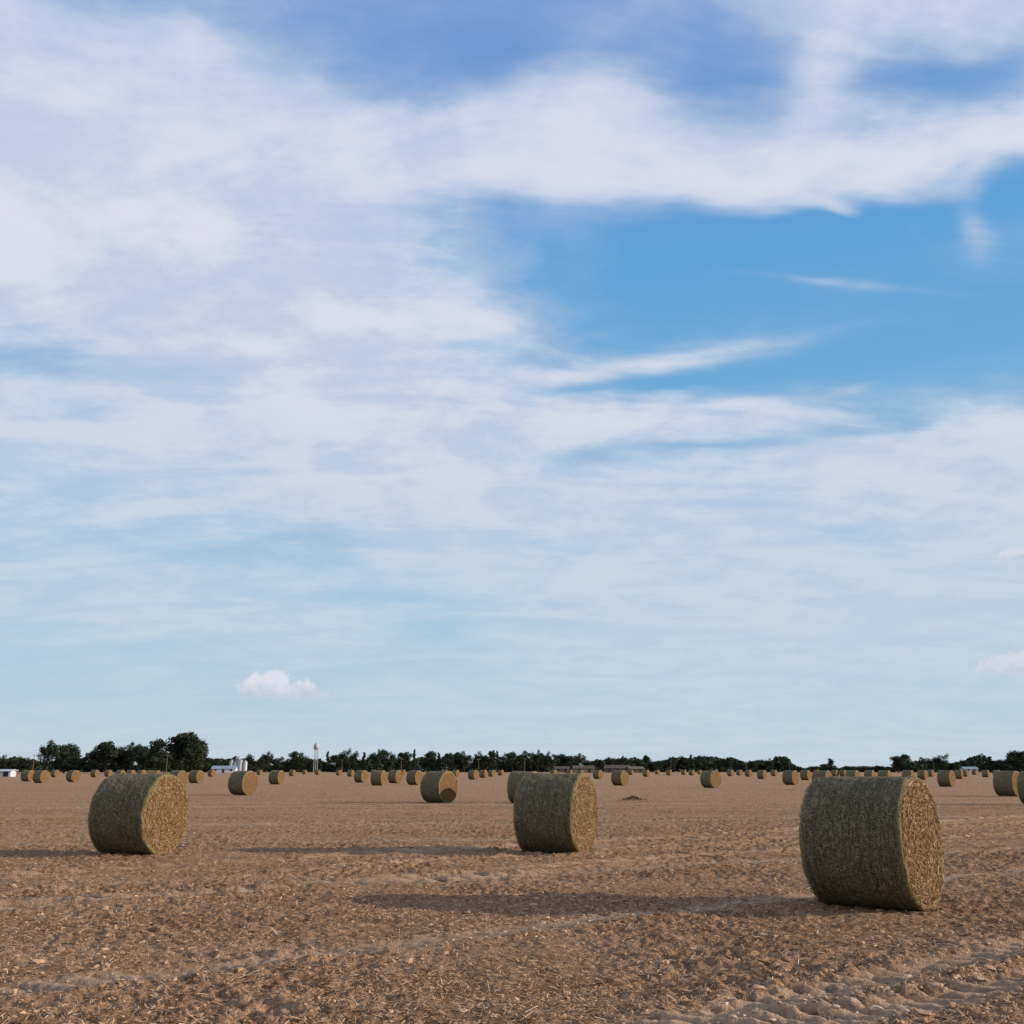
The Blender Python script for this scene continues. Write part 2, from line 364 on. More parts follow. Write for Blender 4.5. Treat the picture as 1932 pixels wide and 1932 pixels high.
def track_fields(x, y):
    dz = np.zeros_like(x); dust = np.zeros_like(x); tread = np.zeros_like(x); clear_ = np.zeros_like(x)
    for p0, p1, hw_, dep, du_, pitch, clr in TR:
        a = px2g(*p0); b_ = px2g(*p1); L_ = np.linalg.norm(b_-a); d = (b_-a)/L_
        s = (x-a[0])*d[0]+(y-a[1])*d[1]; w = -(x-a[0])*d[1]+(y-a[1])*d[0]
        w = w + vn(s, s*0, 6.0, 5)*0.12 + vn(x, y, 0.3, 25)*0.16
        m = np.clip(1.25-np.abs(w)/hw_, 0, 1); m = m*m*(3-2*m)
        m2 = np.clip(1.6-np.abs(w)/hw_, 0, 1)
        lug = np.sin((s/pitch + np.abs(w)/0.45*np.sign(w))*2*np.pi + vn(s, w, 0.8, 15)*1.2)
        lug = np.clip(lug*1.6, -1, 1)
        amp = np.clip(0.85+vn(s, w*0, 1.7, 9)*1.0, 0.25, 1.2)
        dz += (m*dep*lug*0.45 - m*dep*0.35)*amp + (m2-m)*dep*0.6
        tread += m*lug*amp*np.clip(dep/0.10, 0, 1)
        dust = np.maximum(dust, m*du_*np.clip(amp+0.15, 0, 1)); clear_ = np.maximum(clear_, m*clr)
    return dz, dust, tread, clear_
def height(x, y, full=False):
    r = np.hypot(x, y); fade = np.clip(1.3-r/90, 0.25, 1)
    dz, du_, tr_, cl_ = track_fields(x, y)
    n1 = vn(x, y, 2.7, 1)*0.05 + vn(x, y, 0.7, 2)*0.045 + vn(x, y, 0.33, 12)*0.03
    a = vn(x, y, 0.16, 3); n2 = np.abs(a)*0.052 + vn(x+9.3, y, 0.085, 4)*0.043 + vn(x, y+3.1, 0.045, 6)*0.036
    patch = np.clip(0.8+vn(x, y, 1.9, 8)*1.4, 0.35, 1.4)
    z = (n1 + n2*patch*(1-0.65*cl_))*fade + dz*fade - 0.02
    return (z, du_, tr_) if full else (z, du_, cl_)
azs = np.concatenate([np.linspace(-180, -37, 40)[:-1], np.linspace(-37, 37, 1200), np.linspace(37, 180, 40)[1:-1]])
azs = np.radians(azs)
rs = np.concatenate([np.geomspace(0.4, 6.0, 40)[:-1], np.geomspace(6.0, 70, 860)[:-1], np.geomspace(70, 9000, 90)])
na, nr = len(azs), len(rs)
RR, AA = np.meshgrid(rs, azs, indexing='ij')
gx = (RR*np.sin(AA)).ravel(); gy = (RR*np.cos(AA)).ravel()
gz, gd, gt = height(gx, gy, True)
gz = np.where(np.hypot(gx, gy) > 150, np.clip(gz, -0.02, 0.02), gz)
V = np.stack([gx, gy, gz], 1); V = np.vstack([V, [[0, 0, 0]]]); gd = np.append(gd, 0); gt = np.append(gt, 0)
I = np.arange(na*nr).reshape(nr, na); J = np.roll(I, -1, axis=1)
Q = np.stack([I[:-1].ravel(), J[:-1].ravel(), J[1:].ravel(), I[1:].ravel()], 1)[:, ::-1]
T = np.stack([np.full(na, na*nr), J[0], I[0]], 1)[:, ::-1]
def upfix(V, q):
    a = V[q[:, 0]]; b_ = V[q[:, 1]]; c_ = V[q[:, 2]]
    nz_ = (b_[:, 0]-a[:, 0])*(c_[:, 1]-a[:, 1])-(b_[:, 1]-a[:, 1])*(c_[:, 0]-a[:, 0])
    return q[:, ::-1] if np.median(nz_) < 0 else q
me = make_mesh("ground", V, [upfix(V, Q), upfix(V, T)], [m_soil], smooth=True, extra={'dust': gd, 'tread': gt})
add_obj("ground", me, kind="structure")

# ------------------------------------------------------------------ straw litter and clods
def scatter(nn, r0, r1, pw=1.0):
    a = rng.uniform(-math.radians(34), math.radians(34), nn)
    u = rng.random(nn); r = r0*(r1/r0)**(u**pw)
    return r*np.sin(a), r*np.cos(a), r
nn = 330000
x, y, r = scatter(nn, 6.3, 55, 0.92)
keep = (vn(x, y, 0.9, 21)+vn(x, y, 0.3, 22)*0.8) > rng.normal(-0.10, 0.2, nn)
z, du_, cl_ = height(x, y)
keep &= rng.random(nn) > cl_*1.05
x, y, z, r = x[keep], y[keep], z[keep], r[keep]; nn = len(x)
yaw = rng.uniform(0, 2*np.pi, nn); tilt = rng.normal(0, 0.25, nn)
dirs = np.stack([np.cos(yaw)*np.cos(tilt), np.sin(yaw)*np.cos(tilt), np.sin(tilt)], 1)
nrm = np.stack([rng.normal(0, 0.5, nn), rng.normal(0, 0.5, nn), np.ones(nn)], 1)
ln_ = rng.gamma(2.4, 0.0135, nn)+0.010; wd = rng.uniform(0.003, 0.008, nn)
V, Q = strips(np.stack([x, y, z+0.005+np.abs(np.sin(tilt))*ln_*0.45], 1), dirs, nrm, ln_, wd)
pal = np.array([[0.47, 0.315, 0.19], [0.36, 0.22, 0.125], [0.60, 0.45, 0.305], [0.165, 0.090, 0.048], [0.41, 0.265, 0.16]])
C = np.repeat(pal[rng.choice(5, nn, p=[.26, .23, .13, .20, .18])]*rng.uniform(0.75, 1.15, (nn, 1)), 4, 0)
add_obj("straw_litter", make_mesh("straw_litter", V, Q, [m_straw], C=C), kind="stuff", label="chopped pale straw litter strewn over the brown soil")

g_ = (1+5**0.5)/2
icv = np.array([[-1, g_, 0], [1, g_, 0], [-1, -g_, 0], [1, -g_, 0], [0, -1, g_], [0, 1, g_], [0, -1, -g_], [0, 1, -g_], [g_, 0, -1], [g_, 0, 1], [-g_, 0, -1], [-g_, 0, 1]])/1.9
icf = np.array([[0, 11, 5], [0, 5, 1], [0, 1, 7], [0, 7, 10], [0, 10, 11], [1, 5, 9], [5, 11, 4], [11, 10, 2], [10, 7, 6], [7, 1, 8], [3, 9, 4], [3, 4, 2], [3, 2, 6], [3, 6, 8], [3, 8, 9], [4, 9, 5], [2, 4, 11], [6, 2, 10], [8, 6, 7], [9, 8, 1]])
nn = 28000
x, y, r = scatter(nn, 6.3, 38, 0.9)
ex = []
for p0, p1, hw_, dep, du_, pitch, clr in TR[:3]:
    a = px2g(*p0); b_ = px2g(*p1); d = (b_-a)/np.linalg.norm(b_-a)
    k = 2200; t = rng.uniform(-0.05, 1.05, k)*np.linalg.norm(b_-a); w = rng.choice([-1, 1], k)*hw_*1.25+rng.normal(0, 0.12, k)
    ex.append(np.stack([a[0]+d[0]*t-d[1]*w, a[1]+d[1]*t+d[0]*w], 1))
ex = np.vstack(ex); x = np.append(x, ex[:, 0]); y = np.append(y, ex[:, 1])
z, du_, cl_ = height(x, y)
kp = rng.random(len(x)) > cl_*0.75; x, y, z, du_, cl_ = x[kp], y[kp], z[kp], du_[kp], cl_[kp]; nn = len(x)
sz = rng.gamma(1.4, 0.0052, nn)+0.003; sz = np.minimum(sz, 0.040)
sc3 = sz[:, None]*rng.uniform(0.55, 1.45, (nn, 3)); sc3[:, 2] *= 0.65
yaw = rng.uniform(0, 6.28, nn); V = icv[None]*sc3[:, None, :]*(1+rng.normal(0, 0.28, (nn, 12, 1)))
cx_, sx_ = np.cos(yaw)[:, None], np.sin(yaw)[:, None]
V = np.stack([V[..., 0]*cx_-V[..., 1]*sx_+x[:, None], V[..., 0]*sx_+V[..., 1]*cx_+y[:, None], V[..., 2]+(z+sz*0.15)[:, None]], -1).reshape(-1, 3)
Q = (icf[None]+(np.arange(nn)*12)[:, None, None]).reshape(-1, 3)
base_ = np.array([0.41, 0.265, 0.165])[None]*(1-du_[:, None])+np.array([0.58, 0.44, 0.32])[None]*du_[:, None]
C = np.repeat(base_*rng.uniform(0.55, 1.25, (nn, 1)), 12, 0)
add_obj("soil_clods", make_mesh("soil_clods", V, Q, [m_clod], C=C), kind="stuff", label="small dry crumbled soil clods covering the field")

# ------------------------------------------------------------------ bales
Rb, Lb = 0.775, 1.22
def revolve(profile, seg, disp, seed):
    th = np.linspace(0, 2*np.pi, seg, endpoint=False)
    pr = np.array(profile); X_, T_ = np.meshgrid(pr[:, 0], th, indexing='ij'); R_ = np.meshgrid(pr[:, 1], th, indexing='ij')[0]
    cxx = np.cos(T_)*3; cyy = np.sin(T_)*3
    nz1 = vn(cxx+X_*2+50, cyy+X_*1.3+seed*7, 0.9, seed)*0.038 + vn(cxx*3+X_*9, cyy*3+seed, 0.6, seed+1)*0.015 + vn(cxx*9+X_*17, cyy*9-X_*23, 0.5, seed+2)*0.010 + vn(X_, X_*0, 0.14, seed+6)*0.010
    R2 = R_*(1+nz1*disp)
    X2 = X_ + disp*np.where(np.abs(X_) > Lb/2-0.03, 1, 0)*np.sign(X_)*(vn(R_*np.cos(T_)+5, R_*np.sin(T_)+5, 0.12, seed+3)*0.03+vn(R_*40, R_*0, 1.0, seed+4)*0.014+vn(R_*np.cos(T_)+5, R_*np.sin(T_)+5, 0.04, seed+5)*0.018)
    V = np.stack([X2, R2*np.sin(T_), Rb+R2*np.cos(T_)], -1).reshape(-1, 3)
    V[:, 2] = np.where(V[:, 2] < 0.03, 0.03-0.3*(0.03-V[:, 2]), V[:, 2])
    V[:, 1] *= 1+0.025*np.clip(1-V[:, 2]/1.0, 0, 1)
    I = np.arange(len(pr)*seg).reshape(len(pr), seg); J = np.roll(I, -1, 1)
    Q = np.stack([I[:-1].ravel(), J[:-1].ravel(), J[1:].ravel(), I[1:].ravel()], 1)
    return V, Q
def bale_meshes(tag, seed, seg, nside, nstraw, rad=0.0):
    lr = np.random.default_rng(seed)
    h = Lb/2; rc = 0.05
    nr_ = max(6, int(nside*0.7))
    pe = [(h, 0.002)]+[(h, Rb*k/nr_*0.955) for k in range(1, nr_+1)]
    prof = [p for p in pe] + [(h-0.03, Rb-0.02), (-h+0.03, Rb-0.02)] + [(-x_, r_) for x_, r_ in reversed(pe)]
    V, Q = revolve(prof, seg, 1.0, seed)
    mi = np.zeros(len(Q)); C = np.tile([[0.3, 0.2, 0.1]], (len(V), 1))
    sm = np.full(len(Q), True)
    if nstraw:
        k = nstraw
        sgn = np.where(lr.random(k) < 0.75, 1.0, -1.0)
        r_ = Rb*0.96*np.sqrt(lr.random(k)); t_ = lr.uniform(0, 2*np.pi, k)
        cen = np.stack([sgn*(h+0.008+lr.uniform(-0.006, 0.012, k)), r_*np.sin(t_), Rb+r_*np.cos(t_)], 1)
        ta = t_+np.pi/2+lr.normal(0, 0.45, k)
        tl = lr.normal(0, 0.3, k)
        dirs = np.stack([np.sin(tl), np.sin(ta)*np.cos(tl), np.cos(ta)*np.cos(tl)], 1)
        nrm = np.stack([sgn, lr.normal(0, .4, k), lr.normal(0, .4, k)], 1)
        v2, q2 = strips(cen, dirs, nrm, lr.gamma(3, 0.010, k)+0.010, lr.uniform(0.003, 0.007, k))
        v2[:, 2] = np.maximum(v2[:, 2], 0.015)
        pal = np.array([[0.43, 0.285, 0.145], [0.26, 0.14, 0.06], [0.58, 0.44, 0.27], [0.085, 0.043, 0.019], [0.30, 0.20, 0.095]])
        c2 = np.repeat(pal[lr.choice(5, k, p=[.25, .27, .1, .2, .18])]*lr.uniform(.7, 1.2, (k, 1)), 4, 0)
        Q = [Q, q2+len(V)]; V = np.vstack([V, v2]); C = np.vstack([C, c2]); mi = np.append(mi, np.ones(k)); sm = np.append(sm, np.full(k, False))
    core = make_mesh("hay_bale_"+tag, V, Q, [m_end, m_straw], mi=mi, C=C, smooth=sm)
    arc_ = [(h-rc+rc*math.sin(a)+0.004, Rb-rc+rc*math.cos(a)) for a in np.linspace(0, math.pi/2, 6)]
    lip = [(h+0.006, Rb-0.06)]
    sidep = [(x_, Rb) for x_ in np.linspace(h-rc, -h+rc, nside)[1:-1]]
    prof = lip + list(reversed(arc_)) + sidep + [(-x_, r_) for x_, r_ in arc_] + [(-lip[0][0], lip[0][1])]
    V, Q = revolve(prof, seg, 1.0, seed)
    mi = np.zeros(len(Q)); C = np.tile([[0.2, 0.2, 0.1]], (len(V), 1)); sm = np.full(len(Q), True)
    if nstraw:
        k = int(nstraw*0.9)
        t_ = lr.uniform(0, 2*np.pi, k); x_ = lr.uniform(-h, h, k)
        edge_ = lr.random(k) < 0.18; x_ = np.where(edge_, np.sign(x_)*(h-np.abs(lr.normal(0, 0.03, k))), x_)
        rr = Rb-0.001+lr.uniform(-0.010, 0.004, k)
        cen = np.stack([x_, rr*np.sin(t_), Rb+rr*np.cos(t_)], 1)
        tang = np.stack([np.zeros(k), np.cos(t_), -np.sin(t_)], 1); ax = np.tile([[1., 0, 0]], (k, 1)); nr3 = np.stack([np.zeros(k), np.sin(t_), np.cos(t_)], 1)
        w_ = lr.normal(0, 0.7, k)[:, None]
        dirs = tang*np.cos(w_)+ax*np.sin(w_)+nr3*lr.normal(0, 0.07, (k, 1)); dirs /= np.linalg.norm(dirs, axis=1, keepdims=True)
        v2, q2 = strips(cen, dirs, nr3+lr.normal(0, .2, (k, 3)), lr.gamma(3, 0.007, k)+0.010, lr.uniform(0.003, 0.007, k))
        v2[:, 2] = np.maximum(v2[:, 2], 0.015)
        pal = np.array([[0.18, 0.144, 0.078], [0.36, 0.295, 0.185], [0.06, 0.047, 0.024], [0.55, 0.47, 0.33], [0.145, 0.114, 0.052]])
        c2 = pal[lr.choice(5, k, p=[.28, .17, .27, .10, .18])]*lr.uniform(.7, 1.2, (k, 1))
        c2 = np.where(edge_[:, None], np.array([[0.33, 0.26, 0.115]])*lr.uniform(.4, 1.3, (k, 1)), c2)
        c2 = np.repeat(c2, 4, 0)
        Q = [Q, q2+len(V)]; V = np.vstack([V, v2]); C = np.vstack([C, c2]); mi = np.append(mi, np.ones(k)); sm = np.append(sm, np.full(k, False))
    wrap = make_mesh("net_wrap_"+tag, V, Q, [m_wrap, m_straw], mi=mi, C=C, smooth=sm)
    return core, wrap
GRP = "round hay bales scattered over the field"
def place_bale(meshes, x, y, face_az, label, sc=1.0, z=-0.03):
    rot = math.pi/2-math.radians(face_az)
    ob = add_obj("hay_bale", meshes[0], (x, y, z), rot, sc, label=label, category="hay bale", group=GRP)
    add_obj("net_wrap", meshes[1], parent=ob)
    return ob
near = [bale_meshes("a", 11, 256, 60, 10000), bale_meshes("b", 12, 224, 50, 7500), bale_meshes("c", 13, 224, 50, 7500)]
mids = [bale_meshes("m%d" % i, 30+i, 96, 16, 900) for i in range(3)]
fars = [bale_meshes("f%d" % i, 50+i, 40, 8, 0) for i in range(3)]
def bale_px(meshes, xc, hpx, az_, label, sc=1.0):
    d = 1.55*sc*F/hpx
    p = at_dist(xc, d); place_bale(meshes, p[0], p[1], az_, label, sc)
p = at_dist(1637, 13.25); ob = place_bale(near[0], p[0], p[1], 128.5, "large net-wrapped round hay bale on bare soil beside tyre tracks", z=-0.035)
ob.rotation_euler[1] = math.radians(-1.2)
p = at_dist(271, 21.2); place_bale(near[1], p[0], p[1], 106, "large round hay bale with broad sunlit straw end on soil")
p = at_dist(1049, 21.4); place_bale(near[2], p[0], p[1], 114, "large round hay bale with another bale close behind it")
LM = "round hay bale with sunlit tan end on the open field"
LF = "small distant round hay bale on the brown field"
def faz(xc):
    b_ = math.degrees(px2azel(xc, HOR)[0]); return 180+b_-(52+(b_+20)*0.33)
M = [(989, 57, 112), (829, 56, 125), (460, 43, 116), (1899, 45, 139), (1952, 60, 137)]
for i, (xc, hp, a) in enumerate(M): bale_px(mids[i % 3], xc, hp, a, LM)
Fr = [(523, 25), (336, 29), (371, 23), (290, 27), (54, 20), (79, 23), (140, 21), (228, 15), (248, 14), (682, 22), (715, 27), (746, 23), (783, 26),
      (893, 17), (912, 14), (928, 12), (1128, 16), (1169, 27), (1219, 12), (1340, 31), (1437, 16), (1491, 26), (1519, 18), (1550, 34), (1608, 24), (1640, 19), (1668, 24),
      (1784, 29), (1808, 16), (1859, 13), (1820, 12), (1712, 22), (1740, 17), (20, 12), (105, 13), (180, 13), (205, 12), (268, 15), (400, 12), (552, 11), (600, 9), (640, 10),
      (662, 12), (860, 12), (945, 10), (1045, 12), (1075, 10), (1095, 12), (1262, 10), (1290, 9), (1305, 10), (1378, 11), (1395, 10), (1412, 12), (1460, 11), (1575, 12), (1590, 12),
      (1755, 12), (1838, 9), (1880, 12), (-40, 22), (-90, 17), (1990, 20), (2040, 14), (1240, 8), (1320, 8), (490, 9), (575, 8), (705, 9), (760, 9), (840, 8), (1190, 9), (1540, 9)]
for i, (xc, hp) in enumerate(Fr):
    bale_px(mids[i % 3] if hp > 24 else fars[i % 3], xc, hp, faz(xc)+rng.normal(0, 7), LM if hp > 20 else LF)
p = px2g(1195, 1509)
lr = np.random.default_rng(3); k = 1500
a = lr.uniform(0, 6.28, k); r_ = np.abs(lr.normal(0, 0.18, k)); cen = np.stack([r_*np.cos(a)*1.5, r_*np.sin(a), np.maximum(0.02, 0.18*np.exp(-(r_/0.28)**2)*lr.uniform(0.6, 1.05, k))], 1)
dirs = lr.normal(0, 1, (k, 3)); dirs[:, 2] *= 0.4; dirs /= np.linalg.norm(dirs, axis=1, keepdims=True)
V, Q = strips(cen, dirs, lr.normal(0, 1, (k, 3))+[0, 0, 1], lr.uniform(0.06, 0.14, k), lr.uniform(0.015, 0.03, k))
C = np.repeat(np.array([[0.19, 0.125, 0.075]])*lr.uniform(.5, 2, (k, 1)), 4, 0)
add_obj("straw_heap", make_mesh("straw_heap", V, Q, [m_straw], C=C), (p[0], p[1], 0), label="low dark heap of loose straw on the soil", category="straw heap")

# ------------------------------------------------------------------ trees
def cyl_between(p0, p1, r0, r1, seg=7):
    p0 = np.array(p0, float); p1 = np.array(p1, float); d = p1-p0; d /= np.linalg.norm(d)
    u = np.cross(d, [0.3, 0.9, 0.1]); u /= np.linalg.norm(u); v = np.cross(d, u)
    t = np.linspace(0, 2*np.pi, seg, endpoint=False)
    c = np.cos(t)[:, None]*u+np.sin(t)[:, None]*v
    V = np.vstack([p0+c*r0, p1+c*r1]); i = np.arange(seg); j = (i+1) % seg
    return V, np.stack([i, j, j+seg, i+seg], 1)
def join(parts):
    Vs, Qs, o_ = [], [], 0
    for v, q in parts: Vs.append(v); Qs.append(q+o_); o_ += len(v)
    return np.vstack(Vs), np.vstack(Qs)
def tree_variant(i, wide, nleaf=3400, conifer=False):
    lr = np.random.default_rng(100+i)
    parts = []; pts = [np.array([0, 0, -0.3])]
    for k in range(1, 6): pts.append(np.array([lr.normal(0, 0.12*k), lr.normal(0, 0.12*k), k*1.25]))
    rads = [0.34, 0.27, 0.23, 0.18, 0.13, 0.07]
    for k in range(5): parts.append(cyl_between(pts[k], pts[k+1], rads[k], rads[k+1]))
    clumps = []
    if conifer:
        parts.append(cyl_between(pts[5], (0, 0, 9.6), 0.07, 0.02))
        for k in range(26):
            z_ = 1.2+8.4*k/26; w_ = (1-(z_-1)/9.2)*wide*4.0+0.15; a = lr.uniform(0, 6.28)
            clumps.append((w_*0.6*math.cos(a), w_*0.6*math.sin(a), z_, 0.45+w_*0.35))
    else:
        nl = 12
        for k in range(nl):
            a = k*2.4+lr.uniform(-.4, .4); st = pts[2+k % 4]; z_ = lr.uniform(3.4, 8.6)
            w_ = wide*4.2*math.sqrt(max(0.05, 1-((z_-5.2)/4.7)**2))*lr.uniform(0.6, 1.0)
            e = np.array([w_*math.cos(a), w_*math.sin(a), z_]); midp = (st+e)/2+np.array([0, 0, -0.3])
            parts.append(cyl_between(st, midp, 0.10, 0.07, 5)); parts.append(cyl_between(midp, e, 0.07, 0.02, 5))
            clumps.append((e[0], e[1], e[2], lr.uniform(1.0, 1.7)))
            for q in range(2):
                clumps.append((e[0]*lr.uniform(.2, .9)+lr.normal(0, .5), e[1]*lr.uniform(.2, .9)+lr.normal(0, .5), e[2]+lr.normal(0, .6), lr.uniform(0.9, 1.6)))
        clumps.append((lr.normal(0, .4), lr.normal(0, .4), 8.8, 1.3)); clumps.append((0, 0, 6.5, 2.2)); clumps.append((0, 0, 4.5, 2.2))
        for q in range(6): clumps.append((lr.normal(0, wide*2), lr.normal(0, wide*2), lr.uniform(1.5, 3.4), lr.uniform(.9, 1.4)))
    cl = np.array(clumps); wts = cl[:, 3]**2; wts /= wts.sum()
    ci = lr.choice(len(cl), nleaf, p=wts)
    d = lr.normal(0, 1, (nleaf, 3)); d /= np.linalg.norm(d, axis=1, keepdims=True)
    rr = lr.random(nleaf)**0.5
    cen = cl[ci, :3]+d*(cl[ci, 3]*rr)[:, None]*np.array([1.1, 1.1, 0.8])
    cen[:, 2] = np.clip(cen[:, 2], 0.5, 10.3)
    dirs = lr.normal(0, 1, (nleaf, 3)); dirs /= np.linalg.norm(dirs, axis=1, keepdims=True)
    V, Q = strips(cen, dirs, d+lr.normal(0, .5, (nleaf, 3)), lr.uniform(.2, .55, nleaf), lr.uniform(.15, .4, nleaf))
    cb = np.array([[0.032, 0.042, 0.024]])*lr.uniform(0.5, 1.3, (len(cl), 1))[ci]*lr.uniform(.6, 1.35, (nleaf, 1))
    crown = make_mesh("crown_%d" % i, V, Q, [m_leaf], C=np.repeat(cb, 4, 0))
    tv, tq = join(parts)
    trunk = make_mesh("trunk_%d" % i, tv, tq, [m_bark], smooth=True)
    return trunk, crown
WD = [0.95, 0.8, 1.1, 0.7, 0.9, 1.2, 0.45, 0.35]
variants = [tree_variant(i, w_) for i, w_ in enumerate(WD[:6])] + [tree_variant(9, 0.45, 1500, True), tree_variant(10, 0.35, 1500, True)]
def tree(px, top, wpx, dist, vi=None, label=None):
    vi = rng.integers(0, 6) if vi is None else vi
    p = at_dist(px, dist); H = (HOR-top)*dist/F+CAMH; s = H/10.1
    tw = wpx*dist/F/(8.6*WD[vi])
    e = bpy.data.objects.new("tree", None); col.objects.link(e); e.location = (p[0], p[1], 0); e.rotation_euler = (0, 0, rng.uniform(0, 6.28))
    e.scale = (tw, tw, s); e.empty_display_size = 1
    e["label"] = label or ("dark green broad-leaved tree at the far edge of the field" if vi < 6 else "slim dark conifer at the far edge of the field")
    e["category"] = "tree"; e["group"] = "trees along the far edge of the field"
    for nm, mesh_ in (("trunk", variants[vi][0]), ("crown", variants[vi][1])):
        add_obj(nm, mesh_, parent=e)
TL = [(5, 1424, 34), (28, 1429, 30), (50, 1428, 26), (88, 1399, 40), (110, 1409, 28), (130, 1403, 38), (152, 1430, 20), (176, 1409, 34), (200, 1399, 46), (224, 1408, 36),
      (246, 1402, 32), (264, 1407, 30), (288, 1397, 46), (310, 1410, 28), (350, 1382, 74), (376, 1406, 28), (333, 1397, 36), (362, 1392, 42),
      (185, 1418, 40), (235, 1416, 44), (270, 1416, 44), (300, 1418, 40), (120, 1420, 36)]
for t in TL: tree(t[0], t[1], t[2], 470+rng.uniform(-20, 25), label=("tall spreading dark green tree beside a utility pole" if t[2] > 60 else None))
sky_prof = [(390, 1434), (415, 1438), (440, 1437), (468, 1432), (480, 1419), (500, 1425), (520, 1424), (545, 1428), (565, 1426), (585, 1430), (615, 1428), (640, 1423), (670, 1419), (695, 1424), (722, 1421), (750, 1428),
            (775, 1421), (800, 1424), (830, 1423), (860, 1427), (885, 1419), (915, 1420), (945, 1426), (960, 1426), (985, 1418), (1020, 1422), (1040, 1426), (1065, 1424), (1100, 1429), (1150, 1431), (1200, 1433), (1250, 1430),
            (1300, 1434), (1350, 1434), (1400, 1436), (1450, 1435), (1500, 1438), (1512, 1447), (1690, 1447), (1691, 1430), (1730, 1435), (1760, 1437), (1800, 1434), (1850, 1440), (1890, 1436), (1932, 1430), (2200, 1428)]
spx = [a for a, _ in sky_prof]; spy = [b_ for _, b_ in sky_prof]
xx = 388.0
while xx < 2120:
    if not (1514 < xx < 1686):
        tp = np.interp(xx, spx, spy)-2+rng.choice([-5, -3, 0, 2, 7])*1.0
        wd_ = rng.uniform(17, 34)
        vi = 6 if rng.random() < 0.05 else (7 if rng.random() < 0.04 else None)
        tree(xx, tp-(3 if vi else 0), wd_ if vi is None else 12, rng.uniform(610, 700), vi)
        xx += wd_*rng.uniform(0.42, 0.8)
    else: xx += 10
for t in [(1568, 1431, 24, 6), (1556, 1441, 18, None), (1696, 1426, 26, None), (1775, 1424, 26, None), (1870, 1427, 22, 6), (1888, 1433, 22, None), (1916, 1416, 30, None), (1938, 1419, 34, None), (1600, 1445, 14, None), (1655, 1444, 14, None)]:
    tree(t[0], t[1], t[2], 560, t[3])
for x_ in np.arange(-230, -10, 19): tree(x_, rng.uniform(1405, 1428), 32, 480)
lr = np.random.default_rng(5); k = 60000
a = lr.uniform(-math.radians(40), math.radians(40), k); dd = 720+90*vn(a*30, a*0, 1, 4)+lr.uniform(-12, 12, k)
top = 3.2+6.5*np.clip(vn(a*60, a*0, 1.0, 61)+0.5, 0, 1)+3*vn(a*200, a*0, 1, 62)
az_gap = (a > px2azel(1512, HOR)[0]) & (a < px2azel(1688, HOR)[0]); top = np.where(az_gap, 2.6+1.6*vn(a*200, a*0, 1, 63), top)
zz_ = lr.random(k)**0.8*top
cen = np.stack([dd*np.sin(a), dd*np.cos(a), zz_], 1); dirs = lr.normal(0, 1, (k, 3)); dirs /= np.linalg.norm(dirs, axis=1, keepdims=True)
V, Q = strips(cen, dirs, lr.normal(0, 1, (k, 3)), lr.uniform(.8, 1.8, k), lr.uniform(.6, 1.4, k))
C = np.repeat(np.array([[0.030, 0.042, 0.024]])*lr.uniform(.5, 1.5, (k, 1)), 4, 0)
add_obj("far_woodland", make_mesh("far_woodland", V, Q, [m_leaf], C=C), kind="stuff", label="dark green far-off woodland and hedges closing the field")

# ------------------------------------------------------------------ buildings, tower, poles
m_white = plain("white_paint", (0.50, 0.52, 0.56), 0.5, 0.08, 0.3); m_tan = plain("tan_siding", (0.15, 0.12, 0.095), 0.8, 0.1); m_roofb = plain("brown_roof", (0.11, 0.08, 0.065), 0.8, 0.2)
m_grey = plain("galvanised_metal", (0.26, 0.28, 0.31), 0.45, 0.12, 0.5); m_dark = plain("dark_opening", (0.03, 0.035, 0.04), 0.3, 0.1); m_wood = plain("weathered_pole_wood", (0.16, 0.13, 0.10), 0.9, 0.2)
m_roofg = plain("metal_roof", (0.25, 0.30, 0.37), 0.5, 0.1); m_pale = plain("pale_grey_paint", (0.42, 0.44, 0.48), 0.5, 0.08, 0.3)
def boxm(x0, x1, y0, y1, z0, z1):
    v = np.array([[x0, y0, z0], [x1, y0, z0], [x1, y1, z0], [x0, y1, z0], [x0, y0, z1], [x1, y0, z1], [x1, y1, z1], [x0, y1, z1]], float)
    q = np.array([[3, 2, 1, 0], [4, 5, 6, 7], [0, 1, 5, 4], [1, 2, 6, 5], [2, 3, 7, 6], [3, 0, 4, 7]]); return v, q
def lathe(prof, seg=24, cx=0, cy=0):
    t = np.linspace(0, 2*np.pi, seg, endpoint=False); V = np.array([[cx+r_*math.cos(a), cy+r_*math.sin(a), z_] for r_, z_ in prof for a in t])
    I = np.arange(len(prof)*seg).reshape(len(prof), seg); J = np.roll(I, -1, 1)
    return V, np.stack([I[:-1].ravel(), J[:-1].ravel(), J[1:].ravel(), I[1:].ravel()], 1)
def top_empty(name, loc, rot=0, **props):
    e = bpy.data.objects.new(name, None); col.objects.link(e); e.location = loc; e.rotation_euler = (0, 0, rot)
    for k_, v_ in props.items(): e[k_] = v_
    return e
